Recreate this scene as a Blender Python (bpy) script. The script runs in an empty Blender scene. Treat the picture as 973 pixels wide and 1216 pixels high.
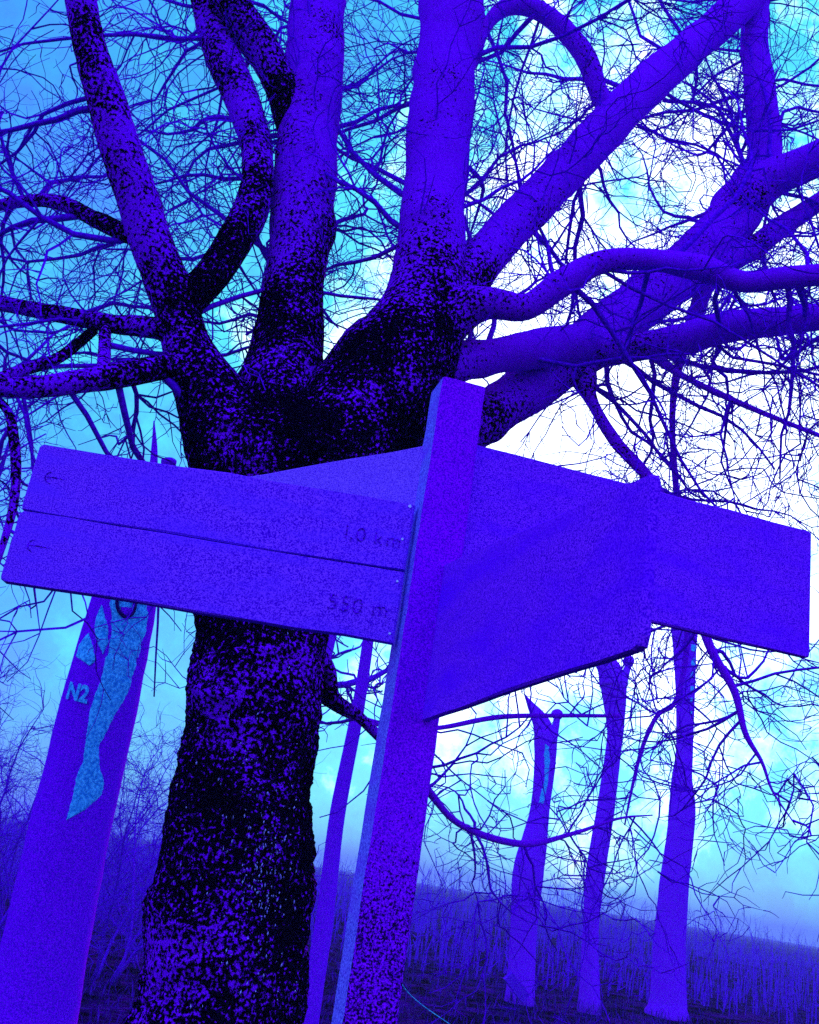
import bpy, math, random
import numpy as np
from mathutils import Vector, Matrix

rng = random.Random(7)
nrng = np.random.default_rng(7)
scene = bpy.context.scene

# ------------------------------------------------------------------ camera
FPX, PW, PH = 1200.0, 973.0, 1216.0            # focal length and frame of the photograph
PITCH, ROLL, EYE = math.radians(19.76), math.radians(9.1), 1.6
F = np.array([0, math.cos(PITCH), math.sin(PITCH)])
R0 = np.array([1.0, 0, 0])
U0 = np.array([0, -math.sin(PITCH), math.cos(PITCH)])
R = math.cos(ROLL) * R0 + math.sin(ROLL) * U0
U = -math.sin(ROLL) * R0 + math.cos(ROLL) * U0
C = np.array([0, 0, EYE])

def ray(x, y):
    return F + R * (x - PW / 2) / FPX - U * (y - PH / 2) / FPX

def at(x, y, Y):
    """point that stands Y metres ahead of the viewer in the direction x, y"""
    r = ray(x, y)
    return C + r * (Y / r[1])

def wid(px, p):
    """radius in metres of something px wide, seen at p"""
    return 0.5 * px * float((np.asarray(p) - C) @ F) / FPX

cam_d = bpy.data.cameras.new('camera')
cam = bpy.data.objects.new('camera', cam_d)
scene.collection.objects.link(cam)
cam_d.sensor_fit = 'VERTICAL'
cam_d.sensor_height = 24
cam_d.lens = 24 * FPX / PH
cam_d.clip_start = 0.05
cam_d.clip_end = 3000
cam.matrix_world = Matrix(((R[0], U[0], -F[0], C[0]), (R[1], U[1], -F[1], C[1]), (R[2], U[2], -F[2], C[2]), (0, 0, 0, 1)))
scene.camera = cam
scene.cycles.use_denoising = False

# ------------------------------------------------------------------ sky, sun, exposure
sd = ray(725, 520)
sd = sd / np.linalg.norm(sd)
SUN_EL = math.asin(sd[2])
SUN_AZ = math.atan2(sd[0], sd[1])

world = bpy.data.worlds.new('World')
scene.world = world
world.use_nodes = True
nt = world.node_tree
nt.nodes.clear()

def N(t, kind, **kw):
    n = t.nodes.new(kind)
    for k, v in kw.items():
        setattr(n, k, v)
    return n

def ramp(t, stops, interp='LINEAR'):
    n = t.nodes.new('ShaderNodeValToRGB')
    cr = n.color_ramp
    cr.interpolation = interp
    while len(cr.elements) < len(stops):
        cr.elements.new(0.5)
    for e, (p, c) in zip(cr.elements, stops):
        e.position = p
        e.color = (*c, 1) if len(c) == 3 else c
    return n

tc = N(nt, 'ShaderNodeTexCoord')
dot = N(nt, 'ShaderNodeVectorMath', operation='DOT_PRODUCT')
dot.inputs[1].default_value = tuple(sd)
nt.links.new(tc.outputs['Generated'], dot.inputs[0])
acos = N(nt, 'ShaderNodeMath', operation='ARCCOSINE')
nt.links.new(dot.outputs['Value'], acos.inputs[0])
turn = N(nt, 'ShaderNodeMath', operation='DIVIDE')
turn.inputs[1].default_value = math.pi
nt.links.new(acos.outputs[0], turn.inputs[0])
cl = N(nt, 'ShaderNodeTexNoise')
cl.inputs['Scale'].default_value = 8.0
cl.inputs['Detail'].default_value = 7
cl.inputs['Roughness'].default_value = 0.68
nt.links.new(tc.outputs['Generated'], cl.inputs['Vector'])
ma = N(nt, 'ShaderNodeMath', operation='MULTIPLY_ADD')
ma.inputs[1].default_value = 0.26
nt.links.new(cl.outputs['Fac'], ma.inputs[0])
nt.links.new(turn.outputs[0], ma.inputs[2])
sub = N(nt, 'ShaderNodeMath', operation='SUBTRACT')
sub.inputs[1].default_value = 0.13
nt.links.new(ma.outputs[0], sub.inputs[0])
D = 1 / 180
glow = ramp(nt, [(0.0, (0.46, 0.47, 0.43)), (13 * D, (0.40, 0.46, 0.38)), (17 * D, (0.18, 0.37, 0.29)),
                 (21.5 * D, (0.012, 0.20, 0.19)), (30 * D, (0.007, 0.10, 0.165)), (40 * D, (0.010, 0.055, 0.21)),
                 (62 * D, (0.068, 0.11, 0.50)), (1.0, (0.080, 0.12, 0.56))])
nt.links.new(sub.outputs[0], glow.inputs[0])
sky = N(nt, 'ShaderNodeTexSky', sky_type='NISHITA', sun_disc=False)
sky.sun_elevation = SUN_EL
sky.sun_rotation = SUN_AZ
sky.air_density = 1.6
tint = N(nt, 'ShaderNodeMix', data_type='RGBA', blend_type='MULTIPLY')
tint.inputs[0].default_value = 1.0
tint.inputs[7].default_value = (0.05, 0.12, 0.30, 1)
nt.links.new(sky.outputs[0], tint.inputs[6])
bg1 = N(nt, 'ShaderNodeBackground')
bg1.inputs['Strength'].default_value = 0.06
nt.links.new(tint.outputs[2], bg1.inputs['Color'])
bg2 = N(nt, 'ShaderNodeBackground')
bg2.inputs['Strength'].default_value = 1.0
nt.links.new(glow.outputs[0], bg2.inputs['Color'])
add = N(nt, 'ShaderNodeAddShader')
nt.links.new(bg1.outputs[0], add.inputs[0])
nt.links.new(bg2.outputs[0], add.inputs[1])
wo = N(nt, 'ShaderNodeOutputWorld')
nt.links.new(add.outputs[0], wo.inputs['Surface'])

sun_d = bpy.data.lights.new('sun', 'SUN')
sun_d.energy = 0.6
sun_d.angle = math.radians(14)
sun_d.color = (1.0, 0.95, 0.88)
sun = bpy.data.objects.new('sun', sun_d)
scene.collection.objects.link(sun)
sun.rotation_euler = Vector(-sd).to_track_quat('-Z', 'Y').to_euler()

vs = scene.view_settings
vs.view_transform = 'Standard'
vs.look = 'None'
vs.exposure = 1.95
vs.gamma = 1.0
vs.use_curve_mapping = False

# ------------------------------------------------------------------ materials
def mat_grain(name, a, b, scale, black=None, blk_scale=8.0, blk_at=(0.5, 0.6), patch=None, rough=0.9, bump=0.0, stretch=(1, 1, 1), fleck=None, band=(0.38, 0.62), spec=0.0, stain=None):
    """two tones in a fine grain, with black flecks (and black patches where patch noise is high)"""
    m = bpy.data.materials.new(name)
    m.use_nodes = True
    t = m.node_tree
    bs = t.nodes['Principled BSDF']
    bs.inputs['Roughness'].default_value = rough
    bs.inputs['Specular IOR Level'].default_value = spec
    g = N(t, 'ShaderNodeNewGeometry')
    mp = N(t, 'ShaderNodeMapping')
    mp.inputs['Scale'].default_value = stretch
    t.links.new(g.outputs['Position'], mp.inputs['Vector'])
    n1 = N(t, 'ShaderNodeTexNoise')
    n1.inputs['Scale'].default_value = scale
    n1.inputs['Detail'].default_value = 3
    t.links.new(mp.outputs[0], n1.inputs['Vector'])
    r1 = ramp(t, [(band[0], a), (band[1], b)])
    t.links.new(n1.outputs['Fac'], r1.inputs[0])
    out = r1.outputs[0]
    if stain:
        n4 = N(t, 'ShaderNodeTexNoise')
        n4.inputs['Scale'].default_value = 7.0
        n4.inputs['Detail'].default_value = 5
        mp4 = N(t, 'ShaderNodeMapping')
        mp4.inputs['Scale'].default_value = (0.6, 0.6, 2.2)
        t.links.new(g.outputs['Position'], mp4.inputs['Vector'])
        t.links.new(mp4.outputs[0], n4.inputs['Vector'])
        r4_ = ramp(t, [(0.45, (0, 0, 0)), (0.70, (0.6, 0.6, 0.6))])
        t.links.new(n4.outputs['Fac'], r4_.inputs[0])
        mm = N(t, 'ShaderNodeMix', data_type='RGBA')
        mm.inputs[7].default_value = (*stain, 1)
        t.links.new(r4_.outputs[0], mm.inputs[0])
        t.links.new(out, mm.inputs[6])
        out = mm.outputs[2]
    if black is not None:
        n2 = N(t, 'ShaderNodeTexNoise')
        n2.inputs['Scale'].default_value = blk_scale
        n2.inputs['Detail'].default_value = 4
        n2.inputs['Roughness'].default_value = 0.65
        t.links.new(mp.outputs[0], n2.inputs['Vector'])
        fac = n2.outputs['Fac']
        if patch:
            n3 = N(t, 'ShaderNodeTexNoise')
            n3.inputs['Scale'].default_value = patch[0]
            n3.inputs['Detail'].default_value = 2
            t.links.new(g.outputs['Position'], n3.inputs['Vector'])
            p = N(t, 'ShaderNodeMath', operation='MULTIPLY_ADD')
            p.inputs[1].default_value = patch[1]
            t.links.new(n3.outputs['Fac'], p.inputs[0])
            t.links.new(fac, p.inputs[2])
            q = N(t, 'ShaderNodeMath', operation='SUBTRACT')
            q.inputs[1].default_value = patch[1] * 0.5
            t.links.new(p.outputs[0], q.inputs[0])
            fac = q.outputs[0]
        if fleck:
            at_ = N(t, 'ShaderNodeAttribute', attribute_name='fleck')
            p = N(t, 'ShaderNodeMath', operation='MULTIPLY_ADD')
            p.inputs[1].default_value = fleck
            t.links.new(at_.outputs['Fac'], p.inputs[0])
            t.links.new(fac, p.inputs[2])
            q = N(t, 'ShaderNodeMath', operation='SUBTRACT')
            q.inputs[1].default_value = fleck
            t.links.new(p.outputs[0], q.inputs[0])
            fac = q.outputs[0]
        r2 = ramp(t, [(blk_at[0], (0, 0, 0)), (blk_at[1], (1, 1, 1))])
        t.links.new(fac, r2.inputs[0])
        mx = N(t, 'ShaderNodeMix', data_type='RGBA')
        mx.inputs[7].default_value = (*black, 1)
        t.links.new(r2.outputs[0], mx.inputs[0])
        t.links.new(out, mx.inputs[6])
        out = mx.outputs[2]
    t.links.new(out, bs.inputs['Base Color'])
    if bump:
        bp = N(t, 'ShaderNodeBump')
        bp.inputs['Strength'].default_value = bump
        bp.inputs['Distance'].default_value = 0.01
        t.links.new(n1.outputs['Fac'], bp.inputs['Height'])
        t.links.new(bp.outputs[0], bs.inputs['Normal'])
    return m

M = {}
M['bark'] = mat_grain('bark_flecked', (0.17, 0.0, 0.55), (0.56, 0.004, 1.0), 260, (0.003, 0.0, 0.004), 60, (0.40, 0.46), (3.0, 0.46), bump=0.5, fleck=0.40)
M['twig'] = mat_grain('bark_twig', (0.10, 0.0, 0.45), (0.26, 0.0, 0.75), 60)
M['wood'] = mat_grain('weathered_board', (0.11, 0.0, 0.54), (0.58, 0.04, 1.0), 330, bump=0.1, band=(0.41, 0.59), stain=(0.22, 0.0, 0.88))
M['wood_l'] = mat_grain('weathered_pale_board', (0.12, 0.0, 0.56), (0.56, 0.08, 1.0), 330, bump=0.1, band=(0.41, 0.59), stain=(0.26, 0.035, 0.92))
M['wood_b'] = mat_grain('bleached_board', (0.16, 0.02, 0.60), (0.62, 0.20, 1.0), 330, bump=0.1)
M['post_side'] = mat_grain('lit_post_side', (0.12, 0.05, 0.50), (0.40, 0.36, 1.0), 200, bump=0.1, stain=(0.35, 0.0, 0.80))  # sky light on the post's left face, painted in as a paler tone
M['post'] = mat_grain('weathered_post', (0.17, 0.0, 0.52), (0.70, 0.004, 1.0), 260, (0.02, 0, 0.05), 170, (0.54, 0.60), (1.6, 0.30), bump=0.15, fleck=0.25)
M['ink'] = mat_grain('engraved_stroke', (0.04, 0.0, 0.20), (0.30, 0.0, 0.85), 170, band=(0.42, 0.58))
M['dark'] = mat_grain('dark_knot', (0.01, 0.0, 0.05), (0.04, 0.0, 0.14), 60)
M['pale'] = mat_grain('bare_pale_wood', (0.02, 0.40, 0.68), (0.14, 1.0, 1.0), 55, bump=0.3)
M['snag'] = mat_grain('snag_bark', (0.14, 0.0, 0.55), (0.50, 0.0, 1.0), 110, bump=0.2)
M['metal'] = mat_grain('bright_screw', (0.9, 0.9, 0.95), (0.95, 0.95, 1.0), 50, rough=0.4, spec=0.5)
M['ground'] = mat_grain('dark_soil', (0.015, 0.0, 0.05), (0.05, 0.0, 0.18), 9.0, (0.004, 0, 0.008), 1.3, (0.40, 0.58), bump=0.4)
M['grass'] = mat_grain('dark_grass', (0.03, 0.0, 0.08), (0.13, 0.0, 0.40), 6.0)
M['lichen'] = mat_grain('pale_lichen', (0.35, 0.25, 0.70), (0.85, 0.80, 0.98), 120)

# ------------------------------------------------------------------ mesh helpers
def link(o, parent=None):
    scene.collection.objects.link(o)
    if parent is not None:
        o.parent = parent
    return o

def mesh_obj(name, verts, faces, mat, parent=None, origin=(0, 0, 0), smooth=False):
    me = bpy.data.meshes.new(name)
    v = np.asarray(verts, dtype=float) - np.asarray(origin, dtype=float)
    me.from_pydata(v.tolist(), [], faces if isinstance(faces, list) else faces.tolist())
    me.materials.append(mat)
    if smooth:
        me.polygons.foreach_set('use_smooth', [True] * len(me.polygons))
    me.update()
    o = bpy.data.objects.new(name, me)
    if parent is None:
        o.location = origin
    return link(o, parent)

def thing(name, label, cat, loc, group=None):
    o = bpy.data.objects.new(name, None)
    o.location = tuple(loc)
    o.empty_display_size = 0.2
    o['label'] = label
    o['category'] = cat
    if group:
        o['group'] = group
    return link(o)

class Geo:
    """collects tubes and boxes into one mesh"""
    def __init__(self):
        self.v, self.f, self.n = [], [], 0

    def add(self, verts, faces):
        self.v.append(np.asarray(verts, dtype=float))
        self.f.extend([tuple(int(i) + self.n for i in q) for q in faces])
        self.n += len(verts)

    def tube(self, pts, rad, k=4, relief=0.0, seed=0.0, cap=True, ridge=0.0, lump=0.0):
        pts = np.asarray(pts, dtype=float)
        n = len(pts)
        tan = np.gradient(pts, axis=0)
        tan /= np.maximum(np.linalg.norm(tan, axis=1, keepdims=True), 1e-9)
        ref = np.array([0, 0, 1.0]) if abs(tan[0][2]) < 0.9 else np.array([1.0, 0, 0])
        a = np.cross(tan[0], ref)
        a /= np.linalg.norm(a)
        A = np.empty_like(pts)
        for i in range(n):
            a = a - tan[i] * (a @ tan[i])
            a = a / max(np.linalg.norm(a), 1e-9)
            A[i] = a
        B = np.cross(tan, A)
        th = np.arange(k) * 2 * math.pi / k
        rad = np.asarray(rad, dtype=float)[:, None] * np.ones((1, k))
        if relief:
            s = np.arange(n)[:, None]
            w = np.zeros((n, k))
            for j in range(7):
                fr, fs, ph = j + 2, 0.16 * (j + 1), seed * (j + 1.7)
                w += np.sin(fr * th[None, :] + ph + 0.9 * np.sin(fs * s + ph)) * np.cos(fs * 1.7 * s + 2 * ph) / (1 + 0.5 * j)
            w += nrng.normal(0, 0.45, (n, k))
            if ridge:
                dr = 0.8 * np.sin(0.021 * s + seed) + 0.35 * np.sin(0.083 * s + 2 * seed)
                w2 = np.zeros((n, k))
                for fr, am in ((11, 1.0), (19, 0.8), (31, 0.6)):
                    w2 += am * (1 - 2 * np.abs(np.sin(0.5 * (fr * th[None, :]) + dr * fr * 0.25 + 1.5 * np.sin(0.05 * s + fr + 2 * th[None, :]))))
                rad = rad * (1 + ridge * w2)
            if lump:
                L_ = np.concatenate([[0], np.cumsum(np.linalg.norm(np.diff(pts, axis=0), axis=1))])[:, None]
                rl = np.random.default_rng(int(seed * 1000))
                lw = 0.03 * np.sin(L_ * 7 + seed) + 0.025 * np.sin(L_ * 13 + 2 * seed + th[None, :])
                for _ in range(int(2 + 3 * L_[-1, 0])):
                    c0, t0, am = rl.uniform(0, L_[-1, 0]), rl.uniform(0, 2 * math.pi), rl.uniform(0.05, 0.20)
                    lw = lw + am * np.exp(-((L_ - c0) / 0.07) ** 2) * np.exp(-((np.angle(np.exp(1j * (th[None, :] - t0)))) / 0.5) ** 2)
                rad = rad * (1 + lump * lw)
            rad = rad * (1 + relief * w)
        V = pts[:, None, :] + A[:, None, :] * (np.cos(th)[None, :, None] * rad[:, :, None]) + B[:, None, :] * (np.sin(th)[None, :, None] * rad[:, :, None])
        base = self.n
        self.v.append(V.reshape(-1, 3))
        self.n += n * k
        for i in range(n - 1):
            r0, r1 = base + i * k, base + (i + 1) * k
            for j in range(k):
                j2 = (j + 1) % k
                self.f.append((r0 + j, r0 + j2, r1 + j2, r1 + j))
        if cap:
            self.f.append(tuple(base + j for j in range(k - 1, -1, -1)))
            self.f.append(tuple(base + (n - 1) * k + j for j in range(k)))

    def box(self, o, ax, ay, az):
        o, ax, ay, az = (np.asarray(q, dtype=float) for q in (o, ax, ay, az))
        v = [o + ax * i + ay * j + az * k_ for k_ in (0, 1) for j in (0, 1) for i in (0, 1)]
        self.add(v, [(0, 2, 3, 1), (4, 5, 7, 6), (0, 1, 5, 4), (2, 6, 7, 3), (0, 4, 6, 2), (1, 3, 7, 5)])

    def obj(self, name, mat, parent=None, origin=(0, 0, 0), smooth=False, fleck=None):
        o = mesh_obj(name, np.concatenate(self.v), self.f, mat, parent, origin, smooth)
        if fleck is not None:
            o.data.attributes.new('fleck', 'FLOAT', 'POINT').data.foreach_set('value', np.asarray(fleck, dtype=np.float32))
        return o

def spline(ctrl, step):
    """Catmull-Rom through control rows (any number of columns), resampled about every step metres"""
    P = np.asarray(ctrl, dtype=float)
    E_ = np.vstack([2 * P[0] - P[1], P, 2 * P[-1] - P[-2]])
    out = []
    for i in range(1, len(E_) - 2):
        p0, p1, p2, p3 = E_[i - 1:i + 3]
        m = max(2, int(np.linalg.norm((p2 - p1)[:3]) / step))
        for t in np.arange(m) / m:
            out.append(0.5 * (2 * p1 + (p2 - p0) * t + (2 * p0 - 5 * p1 + 4 * p2 - p3) * t * t + (3 * p1 - p0 - 3 * p2 + p3) * t ** 3))
    out.append(P[-1])
    return np.array(out)

def limb_path(ctrl, step=0.04):
    """ctrl rows: where it is seen, its width there, its distance ahead -> points and radii"""
    rows = []
    for x, y, w, Y in ctrl:
        p = at(x, y, Y)
        rows.append([*p, wid(w, p)])
    s = spline(rows, step)
    return s[:, :3], np.maximum(s[:, 3], 0.002)

def unit(v):
    return v / max(np.linalg.norm(v), 1e-9)

def wander(p, d, length, r0, segs, bend=0.25, up=0.0, taper=0.75):
    pts, rad = [np.array(p)], [r0]
    d = unit(np.array(d))
    st = length / segs
    for i in range(segs):
        d = unit(d + nrng.normal(0, bend, 3) + np.array([0, 0, up]))
        pts.append(pts[-1] + d * st)
        rad.append(r0 * (1 - taper * (i + 1) / segs))
    return np.array(pts), np.array(rad)

def side_dir(t, spread=0.9, back=0.0):
    v = nrng.normal(0, 1, 3)
    v = unit(v - t * (v @ t))
    return unit(t * (1 - spread * 0.75) + v * spread + np.array([0, back, 0]))

def twig_tree(geo, p, d, length, r, level, maxlevel, dens=1.0, up=0.0, k=3):
    segs = max(3, int(length / 0.085))
    segs = min(segs, 10)
    pts, rad = wander(p, d, length, r, segs, bend=0.25 + 0.03 * level, up=up, taper=0.55)
    geo.tube(pts, rad, k, cap=False)
    if level >= maxlevel:
        return
    n = nrng.poisson(dens * (3.0 + length * 5.5))
    for _ in range(n):
        i = int(nrng.integers(1, len(pts)))
        t = unit(pts[i] - pts[i - 1])
        twig_tree(geo, pts[i], side_dir(t, nrng.uniform(0.55, 0.95)), length * nrng.uniform(0.28, 0.62), max(rad[i] * nrng.uniform(0.55, 0.8), 0.0031), level + 1, maxlevel, dens, up, k)

# ------------------------------------------------------------------ ground
def ground():
    n = 150
    u = np.linspace(-1, 1, n)
    xs = np.sign(u) * (np.abs(u) ** 2.6) * 900
    ys = xs + 18
    X, Y = np.meshgrid(xs, ys)
    far = np.clip((np.hypot(X, Y) - 6) / 40, 0, 1)
    Z = far * (0.22 * np.sin(X * 0.23 + 1) * np.cos(Y * 0.19) + 0.12 * np.sin(X * 0.61 + Y * 0.43)) + nrng.normal(0, 0.02, X.shape)
    Z -= 0.02
    v = np.stack([X, Y, Z], -1).reshape(-1, 3)
    f = [(j * n + i, j * n + i + 1, (j + 1) * n + i + 1, (j + 1) * n + i) for j in range(n - 1) for i in range(n - 1)]
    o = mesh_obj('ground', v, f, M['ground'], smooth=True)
    o['kind'] = 'structure'
ground()

# ------------------------------------------------------------------ signpost
PX, PY, PW_ = 0.0765, 2.42, 0.118
yaw = math.radians(12.5)
ex = np.array([math.cos(yaw), math.sin(yaw), 0])        # along the front face
ey = np.array([-math.sin(yaw), math.cos(yaw), 0])
ez = np.array([0, 0, 1.0])
base = np.array([PX, PY, 0.0])
post_root = thing('signpost', 'wooden signpost with four plank arms standing in front of the big tree', 'signpost', base)

def rounded_prism(name, outline, a, b, o, thick, normal, mat, parent, origin, bev=0.004):
    """a board: outline in the plane of a, b from o, with depth along normal and eased edges"""
    out = np.array(outline, dtype=float)
    c = out.mean(0)
    inn = c + (out - c) * (1 - bev / np.maximum(np.linalg.norm(out - c, axis=1, keepdims=True), 1e-6) * 1.2)
    n = len(out)
    rings = [(inn, 0.0), (out, bev), (out, thick - bev), (inn, thick)]
    V = []
    for ring, t in rings:
        for q in ring:
            V.append(o + a * q[0] + b * q[1] + normal * t)
    Fs = [tuple(range(n - 1, -1, -1)), tuple(range(3 * n, 4 * n))]
    for r in range(3):
        for i in range(n):
            j = (i + 1) % n
            Fs.append((r * n + i, r * n + j, (r + 1) * n + j, (r + 1) * n + i))
    return mesh_obj(name, V, Fs, mat, parent, origin)

h = PW_ / 2
top = 2.83
pg = Geo()
zs = np.linspace(-0.25, top, 60)
V = []
cs = 0.006
prof = [(-h + cs, -h), (h - cs, -h), (h, -h + cs), (h, h - cs), (h - cs, h), (-h + cs, h), (-h, h - cs), (-h, -h + cs)]
for z in zs:
    for (p, q) in prof:
        V.append(base + ex * (p + nrng.normal(0, 0.0006)) + ey * (q + nrng.normal(0, 0.0006)) + ez * z)
V = np.array(V)
Fq = [(i * 8 + j, i * 8 + (j + 1) % 8, (i + 1) * 8 + (j + 1) % 8, (i + 1) * 8 + j) for i in range(len(zs) - 1) for j in range(8)]
Fq += [tuple(range(7, -1, -1)), tuple((len(zs) - 1) * 8 + j for j in range(8))]
po = mesh_obj('post', V, Fq, M['post'], post_root, base)
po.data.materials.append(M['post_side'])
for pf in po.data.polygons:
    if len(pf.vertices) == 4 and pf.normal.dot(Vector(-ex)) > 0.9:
        pf.material_index = 1  # left face takes the tone with the light painted in
po.data.attributes.new('fleck', 'FLOAT', 'POINT').data.foreach_set('value', np.repeat(np.interp(zs, [1.2, 1.45, 1.75, 2.0, 2.9], [1.5, 1.25, 0.85, 0.62, 0.3]), 8).astype(np.float32))

def plank(p0, p1, z0, z1, t, mat, cut=None, seed=1, slant=0.0):
    """an upright board from p0 to p1 (plan), z0..z1"""
    p0, p1 = np.array([*p0, 0.0]), np.array([*p1, 0.0])
    L = np.linalg.norm(p1 - p0)
    a = (p1 - p0) / L
    nrm = np.array([-a[1], a[0], 0])
    H = z1 - z0
    r = np.random.default_rng(seed)
    top_, bot_ = [], []
    for s in np.linspace(0, L, 9):
        bot_.append((s, r.normal(0, 0.0012)))
        top_.append((s, H + slant * (1 - s / L) + r.normal(0, 0.0012)))
    c = 0.010 if cut is None else cut
    bot_[-1] = (L - c, bot_[-1][1])
    top_[-1] = (L - 0.008, top_[-1][1])
    out = bot_ + [(L - 0.25 * c, 0.2 * c), (L, c), (L, H - 0.008)] + top_[::-1]
    return rounded_prism('plank', out, a, ez, p0 + ez * z0 - nrm * (t / 2), t, nrm, mat, post_root, base), a, nrm, p0

# left arm of two planks, nearly square to the viewer
LA, LB = (0.012, 2.402), (-0.945, 2.400)
t_l = 0.030
up_pl, a_l, n_l, p_l = plank(LA, LB, 2.3045, 2.482, t_l, M['wood_l'], seed=3)
lo_pl, _, _, _ = plank(LA, LB, 2.122, 2.3005, t_l, M['wood_l'], seed=4)
bk = Geo()     # cleat that joins the two planks on the back
bk.box(np.array([-0.80, 2.402 + 0.017, 2.15]), (0.05, 0, 0), (0, 0.02, 0), (0, 0, 0.30))
bk.obj('cleat', M['wood'], post_root, base)
# far right arm, back left arm, near right arm
fr, _, _, _ = plank((0.12, 2.415), (1.125, 2.645), 2.315, 2.681, 0.022, M['wood'], seed=5)
bl, _, _, _ = plank((0.035, 2.445), (-0.72, 3.09), 2.318, 2.668, 0.030, M['wood_b'], seed=6)
nr, _, _, _ = plank((0.112, 2.375), (0.357, 1.38), 1.95, 2.217, 0.018, M['wood'], cut=0.02, seed=8, slant=0.115)

def glyph_mesh(ch, size, offset):
    cu = bpy.data.curves.new('glyph', 'FONT')
    cu.body = ch
    cu.size = size
    cu.offset = offset
    cu.extrude = 0.0006
    tmp = bpy.data.objects.new('tmp', cu)
    scene.collection.objects.link(tmp)
    me = bpy.data.meshes.new_from_object(tmp.evaluated_get(bpy.context.evaluated_depsgraph_get()))
    bpy.data.objects.remove(tmp)
    me.materials.clear()
    return me

def lettering(text, px, py, size, parent):
    x = 0.0
    p = at(px, py, 2.401 - t_l / 2 - 0.0012)
    for ch in text:
        if ch == ' ':
            x += size * 0.26
            continue
        me = glyph_mesh(ch, size, -0.0011)
        me.materials.append(M['ink'])
        o = bpy.data.objects.new('letter', me)
        link(o, parent)
        o.matrix_local = Matrix.Translation(Vector(p - base) + Vector((x, 0, nrng.normal(0, 0.0008)))) @ Matrix.Rotation(math.radians(90), 4, 'X')
        x += max(v.co.x for v in me.vertices) + size * 0.13

lettering('1,0 km', 404, 639, 0.053, up_pl)
lettering('550 m', 387, 722, 0.056, lo_pl)

def arrow(px, py, ln, parent):
    g = Geo()
    p = at(px, py, 2.401 - t_l / 2 - 0.001)
    tip = p
    g.tube([tip, tip + np.array([ln * .5, 0, 0.001]), tip + np.array([ln, 0, 0])], [0.0013, 0.0015, 0.0008], 5)
    for s in (1, -1):
        q = [tip + np.array([0, 0, 0]), tip + np.array([0.004, 0, s * 0.010]), tip + np.array([0.016, 0, s * 0.017])]
        g.tube(q, [0.0017, 0.0018, 0.0008], 5)
    g.obj('arrow_mark', M['ink'], parent, base)
arrow(54, 566, 0.052, up_pl)
arrow(33, 647, 0.054, lo_pl)

# screws
for (px, py, Y, rr) in [(487, 601, 2.384, 0.0042), (478, 640, 2.384, 0.0030), (472, 690, 2.384, 0.0030), (463, 752, 2.384, 0.0030)]:
    g = Geo()
    p = at(px, py, Y)
    g.tube([p, p + np.array([0, 0.012, 0])], [rr, rr], 10)
    g.obj('screw', M['metal'], post_root, base)

# thin pale wire trailing from the post to the ground
g = Geo()
wp = [at(464, 1140, 2.5), at(474, 1163, 2.6), at(490, 1184, 2.75), at(522, 1208, 3.0), at(570, 1238, 3.3), at(700, 1330, 3.7)]
wp[-1][2] = 1.0
wp.append(np.array([wp[-1][0] + 0.15, 4.0, 0.0]))
s = spline(wp, 0.04)
g.tube(s, [0.0011] * len(s), 5)
o = g.obj('wire', M['pale'], None, tuple(s[-1]))
o['label'] = 'thin pale wire trailing from the signpost down to the ground'
o['category'] = 'wire'

# ------------------------------------------------------------------ the big tree
tb = at(262, 1216, 4.3)
tbase = np.array([tb[0], tb[1], 0.0])
tree = thing('large_tree', 'massive old bare tree with flecked black trunk and many spreading limbs behind the signpost', 'tree', tbase)

def big(name, ctrl, mat, k=40, relief=0.02, step=0.02, seed=1.0, ground_end=False, fl=(1, 1, 1), ridge=0.0):
    pts, rad = limb_path(ctrl, step)
    if ground_end:
        lead = np.array([[tbase[0] - 0.03, tbase[1], -0.2], [tbase[0] - 0.025, tbase[1], 0.15], [tbase[0] - 0.02, tbase[1], 0.5]])
        lead = spline(np.vstack([lead, pts[:1]]), step)[:-1]
        r_ = np.interp(lead[:, 2], [-0.2, 0.15, 0.6, pts[0][2]], [0.62, 0.5, 0.42, rad[0]])
        pts, rad = np.vstack([lead, pts]), np.concatenate([r_, rad])
    g = Geo()
    g.tube(pts, rad, k, relief=relief, seed=seed, ridge=ridge, lump=1.0)
    s_ = np.linspace(0, 1, len(pts))
    fk = np.repeat(np.interp(s_, [0, 0.22, 0.5, 1.0], [1.10 if ctrl[0][0] < 520 else min(0.5, fl[0]) if fl[0] < 0.9 else fl[0], fl[0], fl[1], fl[2]]), k)
    return g.obj(name, mat, tree, tbase, smooth=True, fleck=fk), pts, rad

big('trunk', [(262, 1200, 205, 4.3), (274, 1080, 188, 4.3), (287, 960, 172, 4.3), (300, 850, 158, 4.3), (312, 750, 150, 4.3),
              (325, 650, 160, 4.3), (338, 580, 185, 4.3), (350, 540, 195, 4.3), (358, 508, 150, 4.3), (362, 482, 90, 4.3), (364, 465, 20, 4.3)],
    M['bark'], k=150, relief=0.016, step=0.012, seed=2.3, ground_end=True, fl=(1.04, 1.03, 1.12), ridge=0.014)

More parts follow.
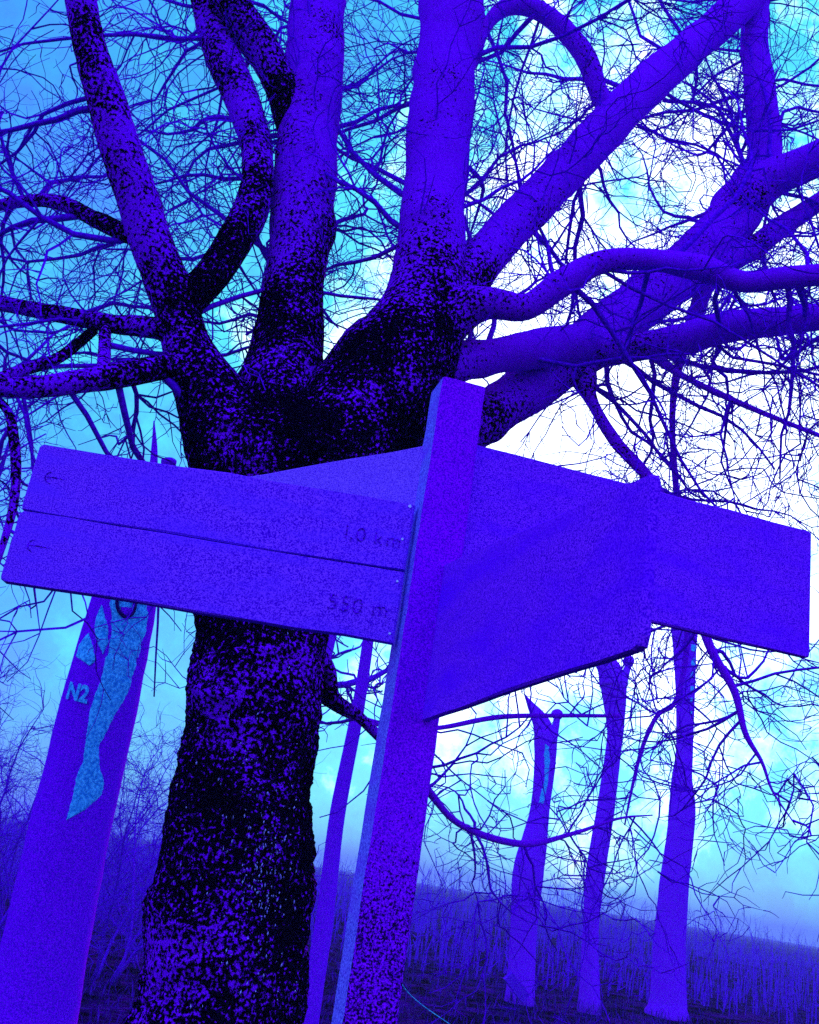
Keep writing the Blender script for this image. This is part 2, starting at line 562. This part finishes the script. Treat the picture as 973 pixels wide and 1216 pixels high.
trunk_o = tree.children[0]
tp, tr_ = limb_path([(262, 1200, 205, 4.3), (274, 1080, 188, 4.3), (287, 960, 172, 4.3), (300, 850, 158, 4.3), (312, 750, 150, 4.3)], 0.02)
V, Fs = [], []
for _ in range(230):
    if rng.random() < 0.7:
        px, py = rng.gauss(318, 17), rng.gauss(1030, 55)
    else:
        px, py = rng.uniform(215, 355), rng.uniform(760, 1190)
    c = at(px, py, 4.3)
    i_ = int(np.argmin(np.abs(tp[:, 2] - c[2])))
    r_ = tr_[i_] * 1.035
    dx = c[0] - tp[i_][0]
    if abs(dx) > 0.93 * r_:
        continue
    a_ = math.asin(dx / r_)
    ww, hh = rng.uniform(0.0012, 0.0035) / r_, rng.uniform(0.002, 0.009)
    tz = rng.uniform(-0.3, 0.3) * hh / r_
    b_ = len(V)
    for da, dz, lf in ((-ww, 0, 0), (tz, -hh, 0), (ww, 0, 0), (-tz, hh, 0), (0, 0, 0.006)):
        aa = a_ + da
        V.append((tp[i_][0] + (r_ + lf) * math.sin(aa), tp[i_][1] - (r_ + lf) * math.cos(aa), c[2] + dz))
    Fs += [(b_, b_ + 1, b_ + 4), (b_ + 1, b_ + 2, b_ + 4), (b_ + 2, b_ + 3, b_ + 4), (b_ + 3, b_, b_ + 4)]
o = mesh_obj('lichen', V, Fs, M['lichen'], trunk_o, tbase)
o['kind'] = 'stuff'

LIMBS = [  # each: rows of x, y, width, distance; bark; twig density
    ([(300, 570, 140, 4.3), (262, 495, 100, 4.28), (228, 425, 64, 4.24), (212, 375, 52, 4.2), (176, 275, 52, 4.1), (134, 145, 46, 3.95), (106, 50, 40, 3.85), (86, -50, 34, 3.75)], 'bark', 1.0),
    ([(205, 405, 46, 4.22), (222, 360, 44, 4.2), (258, 318, 42, 4.22), (294, 258, 42, 4.3), (307, 200, 38, 4.35), (292, 130, 40, 4.4), (262, 60, 42, 4.4), (246, 0, 40, 4.4), (236, -60, 38, 4.4)], 'bark', 1.0),
    ([(330, 560, 150, 4.3), (334, 470, 100, 4.35), (346, 370, 76, 4.4), (357, 270, 72, 4.45), (364, 190, 74, 4.5), (372, 90, 70, 4.55), (378, 0, 66, 4.6), (384, -70, 64, 4.65)], 'mid', 1.0),
    ([(350, 150, 40, 4.5), (336, 108, 42, 4.45), (312, 58, 42, 4.38), (280, 12, 40, 4.3), (255, -40, 36, 4.2)], 'bark', 0.8),
    ([(370, 590, 170, 4.3), (425, 500, 150, 4.3), (478, 425, 140, 4.3), (506, 350, 92, 4.32), (513, 270, 78, 4.35), (520, 170, 74, 4.4), (532, 60, 72, 4.45), (542, -60, 70, 4.5)], 'lead', 1.0),
    ([(480, 430, 90, 4.3), (540, 350, 66, 4.4), (590, 288, 52, 4.5), (680, 195, 50, 4.75), (745, 125, 50, 4.95), (805, 70, 44, 5.1), (875, 10, 40, 5.3), (935, -50, 36, 5.5)], 'limb', 1.3),
    ([(470, 420, 100, 4.3), (540, 372, 60, 4.25), (580, 360, 38, 4.2), (625, 365, 32, 4.18), (668, 336, 34, 4.15), (715, 311, 27, 4.15), (780, 309, 26, 4.15), (830, 318, 30, 4.2), (880, 334, 26, 4.2), (930, 330, 26, 4.15), (1040, 322, 24, 4.1)], 'limb', 1.1),
    ([(400, 620, 110, 4.45), (480, 560, 80, 4.6), (570, 498, 58, 4.75), (640, 455, 58, 4.9), (700, 408, 62, 5.0), (760, 360, 62, 5.1), (830, 305, 62, 5.2), (880, 245, 60, 5.3), (908, 190, 42, 5.4), (904, 120, 36, 5.4), (896, 40, 32, 5.45), (902, -50, 30, 5.5)], 'limb', 1.3),
    ([(850, 275, 50, 5.25), (905, 220, 50, 5.2), (945, 200, 44, 5.1), (990, 180, 42, 5.0), (1060, 150, 38, 4.9)], 'limb', 0.8),
    ([(470, 450, 90, 4.35), (530, 435, 52, 4.4), (580, 424, 42, 4.5), (640, 414, 46, 4.7), (700, 405, 48, 4.9)], 'limb', 0.7),
    ([(690, 412, 56, 4.95), (745, 414, 36, 4.85), (800, 404, 36, 4.75), (870, 388, 36, 4.65), (940, 380, 34, 4.55), (1050, 368, 32, 4.4)], 'limb', 1.0),
    ([(835, 322, 34, 5.15), (885, 300, 28, 5.2), (930, 268, 25, 5.3), (985, 232, 22, 5.4), (1050, 190, 20, 5.5)], 'limb', 0.8),
    ([(250, 470, 60, 4.25), (205, 438, 34, 4.15), (150, 444, 30, 4.0), (90, 454, 28, 3.9), (30, 460, 26, 3.8), (-60, 458, 22, 3.7)], 'bark', 0.8),
    ([(222, 410, 40, 4.2), (195, 392, 28, 4.2), (130, 384, 22, 4.3), (60, 371, 20, 4.4), (0, 360, 19, 4.5), (-60, 345, 17, 4.6)], 'bark', 0.8),
    ([(170, 285, 26, 4.1), (120, 264, 19, 4.2), (72, 241, 18, 4.3), (30, 239, 15, 4.4), (-40, 252, 12, 4.5)], 'bark', 0.8),
    ([(735, 140, 30, 4.9), (715, 118, 22, 4.85), (692, 62, 25, 4.8), (652, 20, 23, 4.75), (610, 6, 22, 4.7), (580, 28, 14, 4.7), (562, 78, 10, 4.7)], 'limb', 0.9),
    ([(690, 440, 40, 4.95), (702, 475, 15, 4.9), (732, 525, 15, 4.85), (782, 585, 14, 4.8), (815, 680, 12, 4.75), (842, 765, 11, 4.7), (872, 820, 9, 4.7), (885, 870, 7, 4.7), (905, 905, 4.5, 4.7), (918, 940, 3, 4.7), (945, 980, 1.5, 4.7)], 'limb', 1.2),
    ([(770, 412, 22, 4.8), (800, 440, 9, 4.8), (868, 474, 8, 4.8), (930, 500, 6, 4.75), (1000, 528, 5, 4.7)], 'limb', 1.0),
    ([(350, 760, 40, 4.35), (388, 792, 20, 4.5), (398, 830, 15, 4.6), (432, 856, 13, 4.8), (500, 928, 9, 5.2), (545, 978, 8, 5.4), (618, 1002, 8, 5.6), (680, 990, 5, 5.8), (735, 972, 3, 5.9), (775, 968, 1.5, 6.0)], 'limb', 0.75),
    ([(350, 790, 40, 4.4), (420, 850, 10, 4.9), (510, 865, 6, 5.4), (600, 851, 6, 5.7), (735, 850, 4, 6.0)], 'limb', 0.5),
    ([(126, 378, 15, 4.3), (124, 420, 16, 4.15), (122, 452, 18, 3.96)], 'bark', 0.2),
    ([(112, 392, 12, 4.3), (70, 425, 14, 4.2), (20, 442, 15, 4.1), (-50, 470, 13, 4.0)], 'bark', 0.5),
    ([(-40, 452, 20, 3.72), (5, 482, 11, 3.72), (16, 515, 12, 3.72), (19, 570, 11, 3.72), (13, 615, 10, 3.72), (-4, 670, 8, 3.72)], 'bark', 0.5),
    ([(840, 330, 24, 5.2), (800, 470, 9, 5.6), (808, 640, 8, 5.9), (816, 760, 7, 6.0), (803, 832, 6, 6.0), (782, 848, 5.5, 6.0), (764, 885, 5, 6.0), (752, 930, 4, 6.0), (742, 980, 2, 6.0)], 'limb', 0.6),
]
BR_COUNT = 0
FL = {'bark': (0.98, 0.86, 0.80), 'limb': (0.66, 0.40, 0.28), 'mid': (1.08, 0.64, 0.45), 'lead': (1.12, 0.56, 0.30)}
for li, (ctrl, mk, dens) in enumerate(LIMBS):
    thick = max(r[2] for r in ctrl)
    k = 48 if thick > 60 else (26 if thick > 24 else 10)
    lo, pts, rad = big('limb', ctrl, M['bark'], k=k, fl=FL[mk], relief=0.016 if mk == 'bark' else 0.011, step=0.022 if thick > 24 else 0.04, seed=1.3 + li * 0.71)
    # branches grow from the limb; each is a part, its fine twigs are one mass
    length = np.linalg.norm(np.diff(pts, axis=0), axis=1).sum()
    nb = int(dens * (3 + 3.6 * length))
    tw = Geo()
    made = 0
    for b in range(nb):
        i = int(nrng.integers(int(len(pts) * 0.22), len(pts)))
        t = unit(pts[min(i + 1, len(pts) - 1)] - pts[i - 1])
        d = side_dir(t, 0.85, back=0.25)
        d[1] = abs(d[1])
        rr = min(rad[i] * 0.5, nrng.uniform(0.009, 0.020))
        ln = nrng.uniform(0.7, 1.9) * (0.55 if rad[i] < 0.03 else 1.0)
        bp, brd = wander(pts[i], d, ln + rad[i], rr, 9, bend=0.19, up=0.02, taper=0.72)
        bg = Geo()
        bg.tube(bp, brd, 6)
        bg.obj('branch', M['twig'], lo, tbase, smooth=True)
        BR_COUNT += 1
        n2 = nrng.poisson(3.0 + 2.3 * ln)
        for _ in range(n2):
            j = int(nrng.integers(2, len(bp)))
            tt = unit(bp[j] - bp[j - 1])
            twig_tree(tw, bp[j], side_dir(tt, nrng.uniform(0.5, 0.95)), nrng.uniform(0.3, 0.95), max(brd[j] * 0.6, 0.0054), 2, 4, 0.42, up=-0.01)
        made += 1
    n3 = int(length * 3.4 * dens)
    for _ in range(n3):
        i = int(nrng.integers(int(len(pts) * 0.3), len(pts)))
        t = unit(pts[min(i + 1, len(pts) - 1)] - pts[i - 1])
        twig_tree(tw, pts[i], side_dir(t, 0.9, back=0.2), nrng.uniform(0.3, 0.9) + rad[i], 0.0065, 2, 4, 0.42)
    if tw.n:
        o = tw.obj('twigs', M['twig'], lo, tbase)
        o['kind'] = 'stuff'
print('branches', BR_COUNT)

# ------------------------------------------------------------------ standing snags with a spike, an arm and a knob
def snag(label, prof, spike, arm, knob, Y, group='cut tree trunks standing behind the signpost', marks=()):
    """prof: rows of left edge, right edge, y from the foot up"""
    ctrl = [((l + r) / 2, y, r - l, Y) for l, r, y in prof]
    pts, rad = limb_path(ctrl, 0.12)
    fx, fy = pts[0][0], pts[0][1]
    b0 = np.array([fx, fy, 0.0])
    lead = np.array([[fx - 0.02, fy, -0.3], [fx, fy, max(0.0, pts[0][2] - 0.15)]]) if pts[0][2] > 0.1 else np.array([[fx, fy, -0.3]])
    g = Geo()
    pp = np.vstack([lead, pts])
    rr = np.concatenate([[rad[0] * 1.12] * len(lead), rad])
    rr = rr * (1 + 0.12 * np.exp(-np.maximum(pp[:, 2], 0) / 0.3))
    g.tube(pp, rr, 28, relief=0.014, seed=fx)
    root = thing('tree_snag', label, 'tree trunk', b0, group)
    tr = g.obj('trunk', M['snag'], root, b0, smooth=True)
    for name, ct, k in (('spike', spike, 18), ('side_arm', arm, 16)):
        if ct:
            q, r_ = limb_path([(x, y, w, Y) for x, y, w in ct], 0.05)
            g = Geo()
            g.tube(q, r_, k, relief=0.012, seed=fx + k)
            g.obj(name, M['snag'], root, b0, smooth=True)
    if knob:
        q, r_ = limb_path([(x, y, w, Y) for x, y, w in knob], 0.02)
        g = Geo()
        g.tube(q, r_, 14, relief=0.03, seed=fx + 3)
        g.obj('knob', M['snag'], root, b0, smooth=True)
    return root, b0, pp, rr

def surf(px, py, pp, rr, Y, lift=0.0):
    """point on the front of a trunk in the direction px, py"""
    o = at(px, py, Y)
    i = int(np.argmin(np.abs(pp[:, 2] - o[2])))
    c, r = pp[i], rr[i] + lift
    dx = np.clip(o[0] - c[0], -0.985 * r, 0.985 * r)
    return np.array([c[0] + dx, c[1] - math.sqrt(max(r * r - dx * dx, 0)), o[2]])

def bark_patch(name, poly, pp, rr, Y, mat, root, b0, lift=0.008):
    """a patch that follows the trunk's round, with a real edge"""
    poly = np.array(poly, dtype=float)
    y0, y1 = poly[:, 1].min(), poly[:, 1].max()
    rows = []
    for y in np.linspace(y0 + 0.3, y1 - 0.3, max(5, int((y1 - y0) / 3))):
        xs = []
        for i in range(len(poly)):
            a, b = poly[i], poly[(i + 1) % len(poly)]
            if (a[1] - y) * (b[1] - y) < 0:
                xs.append(a[0] + (b[0] - a[0]) * (y - a[1]) / (b[1] - a[1]))
        if len(xs) >= 2:
            rows.append((min(xs) + nrng.normal(0, 0.3), max(xs) + nrng.normal(0, 0.3), y))
    n = 9
    V, Fs = [], []
    for l, r, y in rows:
        for j in range(n):
            x = l + (r - l) * j / (n - 1)
            e = -0.01 if j in (0, n - 1) else lift
            V.append(surf(x, y, pp, rr, Y, e))
    for i in range(len(rows) - 1):
        for j in range(n - 1):
            Fs.append((i * n + j, i * n + j + 1, (i + 1) * n + j + 1, (i + 1) * n + j))
    return mesh_obj(name, V, Fs, mat, root, b0, smooth=True)

YS = 19.0
r1, b1, p1, q1 = snag('cut bare trunk with a full pointed spike and knobbed side arm left of two others',
     [(602, 634, 1182), (606, 637, 1114), (609, 646, 1037), (619, 650, 1000), (630, 653, 960), (635, 660, 905), (634, 662, 876), (635, 660, 868)],
     [(648, 885, 26), (645, 864, 23), (638.5, 850, 17), (631, 838, 9.5), (622.5, 824, 1)], [(655, 880, 14), (660, 862, 9), (662, 850, 8)],
     [(656, 851, 6), (659, 849, 12), (664, 848, 13), (668, 847, 6)], YS)
r2, b2, p2, q2 = snag('cut bare trunk forking under the sign arm, standing between two other trunks',
     [(688, 712, 1190), (692, 711, 1108), (696, 719, 1037), (709, 730, 960), (718, 737, 900), (721, 741, 868), (716, 744, 830), (713, 744, 812), (711, 741, 806)],
     [(727, 815, 30), (725, 798, 29), (717, 784, 22), (708, 769, 12), (700, 752, 1)], [(737, 815, 16), (744, 797, 9), (747, 787, 8)],
     [(741, 788, 6), (745, 786, 13), (750, 785, 13), (753, 785, 5)], YS + 0.6)
r3, b3, p3, q3 = snag('tall bare trunk with a column of pale marks below the far sign arm',
     [(772, 814, 1196), (777, 814, 1120), (784, 818, 1050), (791, 823, 1000), (795, 826, 958), (798, 822, 925), (803, 823, 890), (803, 825, 830), (800, 827, 775), (797, 829, 740), (796, 831, 700)],
     [(812, 715, 32), (808, 680, 26), (802, 650, 12), (797, 630, 2)], [(822, 720, 14), (828, 700, 9), (831, 690, 8)],
     [(827, 691, 6), (830, 689, 12), (834, 688, 12), (837, 687, 5)], YS + 1.5)
for i, (x, y, w, hh) in enumerate([(817, 757, 5, 5), (820, 772, 7, 8), (820, 788, 6, 9), (819, 803, 5, 7), (819, 820, 5, 7), (818, 833, 4, 6), (818, 848, 3, 5)]):
    bark_patch('pale_mark', [(x - w / 2, y - hh / 2), (x + w / 2, y - hh / 2), (x + w / 2, y + hh / 2), (x - w / 2, y + hh / 2)], p3, q3, YS + 1.5, M['pale'], r3, b3, 0.012)
bark_patch('pale_mark', [(645, 885), (650, 888), (651, 905), (649, 930), (644, 955), (637, 955), (640, 945), (645, 925), (644, 900)], p1, q1, YS, M['pale'], r1, b1, 0.01)

YN = 7.2
r4, b4, p4, q4 = snag('broad cut trunk marked N2 with a long stripped pale patch under the left arm',
     [(-18, 88, 1216), (12, 110, 1090), (35, 129, 990), (58, 148, 903), (80, 167, 817), (110, 185, 715), (134, 199, 630), (142, 204, 600)],
     [(176, 630, 40), (178, 595, 28), (182, 560, 12), (183.5, 530, 7), (183, 500, 1.5)], [(190, 630, 24), (196, 590, 14), (200, 556, 12)],
     [(192, 549, 8), (197, 549, 12), (204, 549, 12), (209, 550, 7)], YN)
def z8(l):
    return [(60 + x / 3.8, 680 + y / 3.8) for x, y in l]
bark_patch('stripped_wood', z8([(285, 100), (470, 110), (465, 250), (420, 400), (385, 560), (340, 640), (290, 740), (258, 800), (265, 900), (280, 960), (270, 1010), (200, 1080), (120, 1125), (130, 1060), (150, 950), (185, 870), (200, 750), (215, 640), (258, 520), (275, 430), (292, 380), (302, 290)]), p4, q4, YN, M['pale'], r4, b4)
bark_patch('stripped_wood', z8([(265, 180), (300, 280), (300, 350), (275, 400), (245, 350), (225, 290), (235, 230)]), p4, q4, YN, M['pale'], r4, b4)
bark_patch('stripped_wood', z8([(205, 300), (235, 360), (250, 430), (215, 450), (130, 400), (145, 350)]), p4, q4, YN, M['pale'], r4, b4)
# knot with a raised rim
kn = Geo()
ring = [surf(60 + (372 + 38 * math.cos(a)) / 3.8, 680 + (170 + 62 * math.sin(a)) / 3.8, p4, q4, YN, 0.015) for a in np.linspace(0, 2 * math.pi, 22)]
kn.tube(ring, [0.013] * 22, 8)
kn.obj('knot_rim', M['dark'], r4, b4, smooth=True)
bark_patch('knot', z8([(345, 190), (400, 190), (405, 215), (372, 232), (340, 215)]), p4, q4, YN, M['snag'], r4, b4, 0.012)

# painted mark N2 on the trunk, wrapped on its round
cu = bpy.data.curves.new('mark', 'FONT')
cu.body = 'N2'
cu.size = 0.155
cu.offset = 0.006
tmp = bpy.data.objects.new('tmp', cu)
scene.collection.objects.link(tmp)
me = bpy.data.meshes.new_from_object(tmp.evaluated_get(bpy.context.evaluated_depsgraph_get()))
bpy.data.objects.remove(tmp)
o0 = at(87, 834, YN)
for v in me.vertices:
    x, z = o0[0] + v.co.x * 0.85, o0[2] + v.co.y - 0.10 * v.co.x
    i = int(np.argmin(np.abs(p4[:, 2] - z)))
    c, r = p4[i], q4[i] + 0.014
    dx = max(-0.98 * r, min(0.98 * r, x - c[0]))
    v.co = Vector((c[0] + dx, c[1] - math.sqrt(r * r - dx * dx), z)) - Vector(b4)
me.materials.clear()
me.materials.append(M['pale'])
link(bpy.data.objects.new('painted_mark', me), r4)

# small dark block of wood at the foot of the spiked trunk
g = Geo()
p = at(612, 1184, 18.2)
p[2] = 0.02
a1, a2 = unit(np.array([0.8, 0, -0.75])), unit(np.array([0.75, 0, 0.8]))
g.box(np.array([p[0] - 0.2, p[1], 0.30]), a1 * 0.44, np.array([0, 0.25, 0]), a2 * 0.17)
o = g.obj('wood_block', M['twig'], None, (p[0], p[1], 0.0))
o['label'] = 'small dark tilted wood block at the foot of the spiked trunk'
o['category'] = 'block'

# ------------------------------------------------------------------ bare trees and shrubs in the background
def bare_tree(label, foot, height, r, lean, nl, seed, spread=0.7, group='bare trees in the background', start=0.35, dens=0.8, lv=3):
    global nrng
    keep = nrng
    nrng = np.random.default_rng(seed)
    b = np.array([foot[0], foot[1], 0.0])
    root = thing('bare_tree', label, 'tree', b, group)
    ctrl = [[b[0], b[1], -0.2, r * 1.25]]
    for s in np.linspace(0.12, 1, 8):
        ctrl.append([b[0] + lean[0] * s * height + nrng.normal(0, 0.2 * r), b[1] + lean[1] * s * height + nrng.normal(0, 0.2 * r), s * height, r * (1.05 - 0.9 * s)])
    sp = spline(ctrl, 0.15)
    g = Geo()
    g.tube(sp[:, :3], np.maximum(sp[:, 3], 0.006), 14, relief=0.015, seed=seed)
    g.obj('trunk', M['snag'], root, b, smooth=True)
    tw = Geo()
    for i in range(nl):
        j = int(nrng.uniform(start, 0.98) * (len(sp) - 1))
        q = sp[j, :3]
        az = nrng.uniform(0, 2 * math.pi)
        d = np.array([math.cos(az) * spread, math.sin(az) * spread, nrng.uniform(0.1, 0.7)])
        ln = height * nrng.uniform(0.2, 0.42) * (1.15 - 0.6 * j / len(sp))
        bp, br = wander(q, d, ln, max(sp[j, 3] * 0.45, 0.012), 14, bend=0.13, up=0.03, taper=0.8)
        bg = Geo()
        bg.tube(bp, br, 6)
        bg.obj('limb', M['twig'], root, b, smooth=True)
        for _ in range(int(6 + ln * 4.5)):
            jj = int(nrng.integers(2, len(bp)))
            twig_tree(tw, bp[jj], side_dir(unit(bp[jj] - bp[jj - 1]), 0.8), nrng.uniform(0.3, 1.1), max(br[jj] * 0.5, 0.005), 2, lv, dens, up=0.0)
    o = tw.obj('twigs', M['twig'], root, b)
    o['kind'] = 'stuff'
    nrng = keep

p = at(403, 1000, 10.5)
bare_tree('slim bare tree seen in the gap between big trunk and signpost', (p[0] - 0.02, 10.5), 8.5, 0.095, (-0.004, 0.0), 12, 21, start=0.45)
p = at(330, 1000, 12)
bare_tree('bare tree hidden behind the big trunk, only its upper twigs showing', (p[0], 12), 11, 0.16, (0.02, 0.01), 18, 22, start=0.3)
bare_tree('bare tree standing off beyond the far sign arm', (7.2, 11.5), 9.5, 0.16, (-0.03, 0.0), 18, 23, start=0.3)
bare_tree('bare tree rising off beyond the trunk marked N2', (-5.6, 9.5), 9, 0.15, (0.03, 0.0), 20, 24, start=0.2)

def shrub(label, x, Y, hgt, stems, seed):
    global nrng
    keep = nrng
    nrng = np.random.default_rng(seed)
    b = np.array([x, Y, 0.0])
    root = thing('bare_shrub', label, 'shrub', b, 'bare shrubs behind the trunk marked N2')
    tw = Geo()
    for _ in range(stems):
        az = nrng.uniform(0, 2 * math.pi)
        d = np.array([0.5 * math.cos(az), 0.5 * math.sin(az), 1.0])
        q = b + np.array([0.25 * math.cos(az), 0.25 * math.sin(az), -0.05])
        ln = hgt * nrng.uniform(0.6, 1.1)
        bp, br = wander(q, d, ln, 0.022, 12, bend=0.12, up=-0.02, taper=0.8)
        bg = Geo()
        bg.tube(bp, br, 5)
        bg.obj('stem', M['twig'], root, b, smooth=True)
        for _ in range(int(10 + ln * 5)):
            jj = int(nrng.integers(2, len(bp)))
            twig_tree(tw, bp[jj], side_dir(unit(bp[jj] - bp[jj - 1]), 0.7), nrng.uniform(0.3, 0.9), 0.006, 2, 3, 0.9, up=0.0)
    o = tw.obj('twigs', M['twig'], root, b)
    o['kind'] = 'stuff'
    nrng = keep
for i, (px, Y, hgt, st, lb) in enumerate([
        (-30, 12, 3.6, 9, 'bare shrub of arching stems on the outer side of the trunk marked N2'),
        (60, 14, 3.8, 9, 'bare shrub directly behind the trunk marked N2'),
        (150, 13, 3.2, 8, 'low bare shrub in the gap between the N2 trunk and the big tree'),
        (215, 15, 3.2, 8, 'bare shrub half hidden by the trunk of the big tree'),
        (10, 17, 4.2, 9, 'tall bare shrub farther back on the outer side of the N2 trunk'),
        (120, 19, 4.0, 9, 'tall bare shrub farther back between the N2 trunk and big tree')]):
    q = at(px, 1000, Y)
    shrub(lb, q[0], Y, hgt, st, 40 + i)

# ------------------------------------------------------------------ dead grass on the ground
def grass():
    V, Fs = [], []
    r = np.random.default_rng(5)
    n = 16000
    Y = 6.5 + 30 * r.random(n) ** 1.6
    X = (r.random(n) - 0.5) * (Y * 1.0 + 2)
    for i in range(n):
        hgt = r.uniform(0.04, 0.16)
        w = r.uniform(0.006, 0.014)
        a = r.uniform(0, 2 * math.pi)
        dx, dy = math.cos(a), math.sin(a)
        lx, ly = r.normal(0, 0.07, 2)
        b = len(V)
        x, y = X[i], Y[i]
        z = -0.06 if math.hypot(x, y) < 20 else -0.15
        V += [(x - dx * w, y - dy * w, z), (x + dx * w, y + dy * w, z), (x + lx * .5 + dx * w * .6, y + ly * .5 + dy * w * .6, hgt * .6), (x + lx * .5 - dx * w * .6, y + ly * .5 - dy * w * .6, hgt * .6), (x + lx, y + ly, hgt)]
        Fs += [(b, b + 1, b + 2, b + 3), (b + 3, b + 2, b + 4)]
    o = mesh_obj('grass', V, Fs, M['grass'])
    o['kind'] = 'stuff'
    o['label'] = 'short dark dead grass covering the ground under the trees'
    o['category'] = 'grass'
grass()

# ------------------------------------------------------------------ far wood of thin bare saplings
def far_wood():
    r = np.random.default_rng(12)
    g = Geo()
    for _ in range(8000):
        Y = r.uniform(22, 95)
        x = r.uniform(-0.62, 0.62) * Y + r.normal(0, 2)
        hgt = 0.4 + (0.6 + 0.034 * Y) * r.random() ** 2.0 * (0.7 + 0.5 * math.sin(x * 0.21) * math.sin(Y * 0.13 + 1))
        lx, ly = r.normal(0, 0.16 * hgt, 2)
        rr = r.uniform(0.010, 0.030)
        p0 = np.array([x, Y, -0.4])
        p1 = np.array([x + lx * 0.4, Y + ly * 0.4, hgt * 0.55])
        p2 = np.array([x + lx, Y + ly, hgt])
        g.tube([p0, p1, p2], [rr, rr * 0.7, rr * 0.25], 3, cap=False)
        for _k in range(3):
            t = r.uniform(0.2, 0.9)
            q = p0 + (p2 - p0) * t
            d = np.array([r.normal(0, 0.3), r.normal(0, 0.3), r.uniform(0.1, 0.6)]) * hgt * 0.5
            g.tube([q, q + d * 0.5 + r.normal(0, 0.03, 3), q + d], [rr * 0.5, rr * 0.4, rr * 0.2], 3, cap=False)
    o = g.obj('far_wood', M['twig'])
    o['kind'] = 'stuff'
    o['label'] = 'far mass of thin bare saplings fading into the mist'
    o['category'] = 'wood'
far_wood()

# ------------------------------------------------------------------ haze in the air
g = Geo()
g.box((-1000, -1000, -1.6), (2000, 0, 0), (0, 2040, 0), (0, 0, 14.6))
hm = bpy.data.materials.new('haze_air')
hm.use_nodes = True
ht = hm.node_tree
ht.nodes.clear()
pv = N(ht, 'ShaderNodeVolumePrincipled')
pv.inputs['Color'].default_value = (0.36, 0.42, 0.95, 1)
pv.inputs['Density'].default_value = 0.002
mo = N(ht, 'ShaderNodeOutputMaterial')
ht.links.new(pv.outputs[0], mo.inputs['Volume'])
o = g.obj('haze', hm)
o['kind'] = 'stuff'
o['label'] = 'pale mist lying over the ground and the far trees'
o['category'] = 'haze'
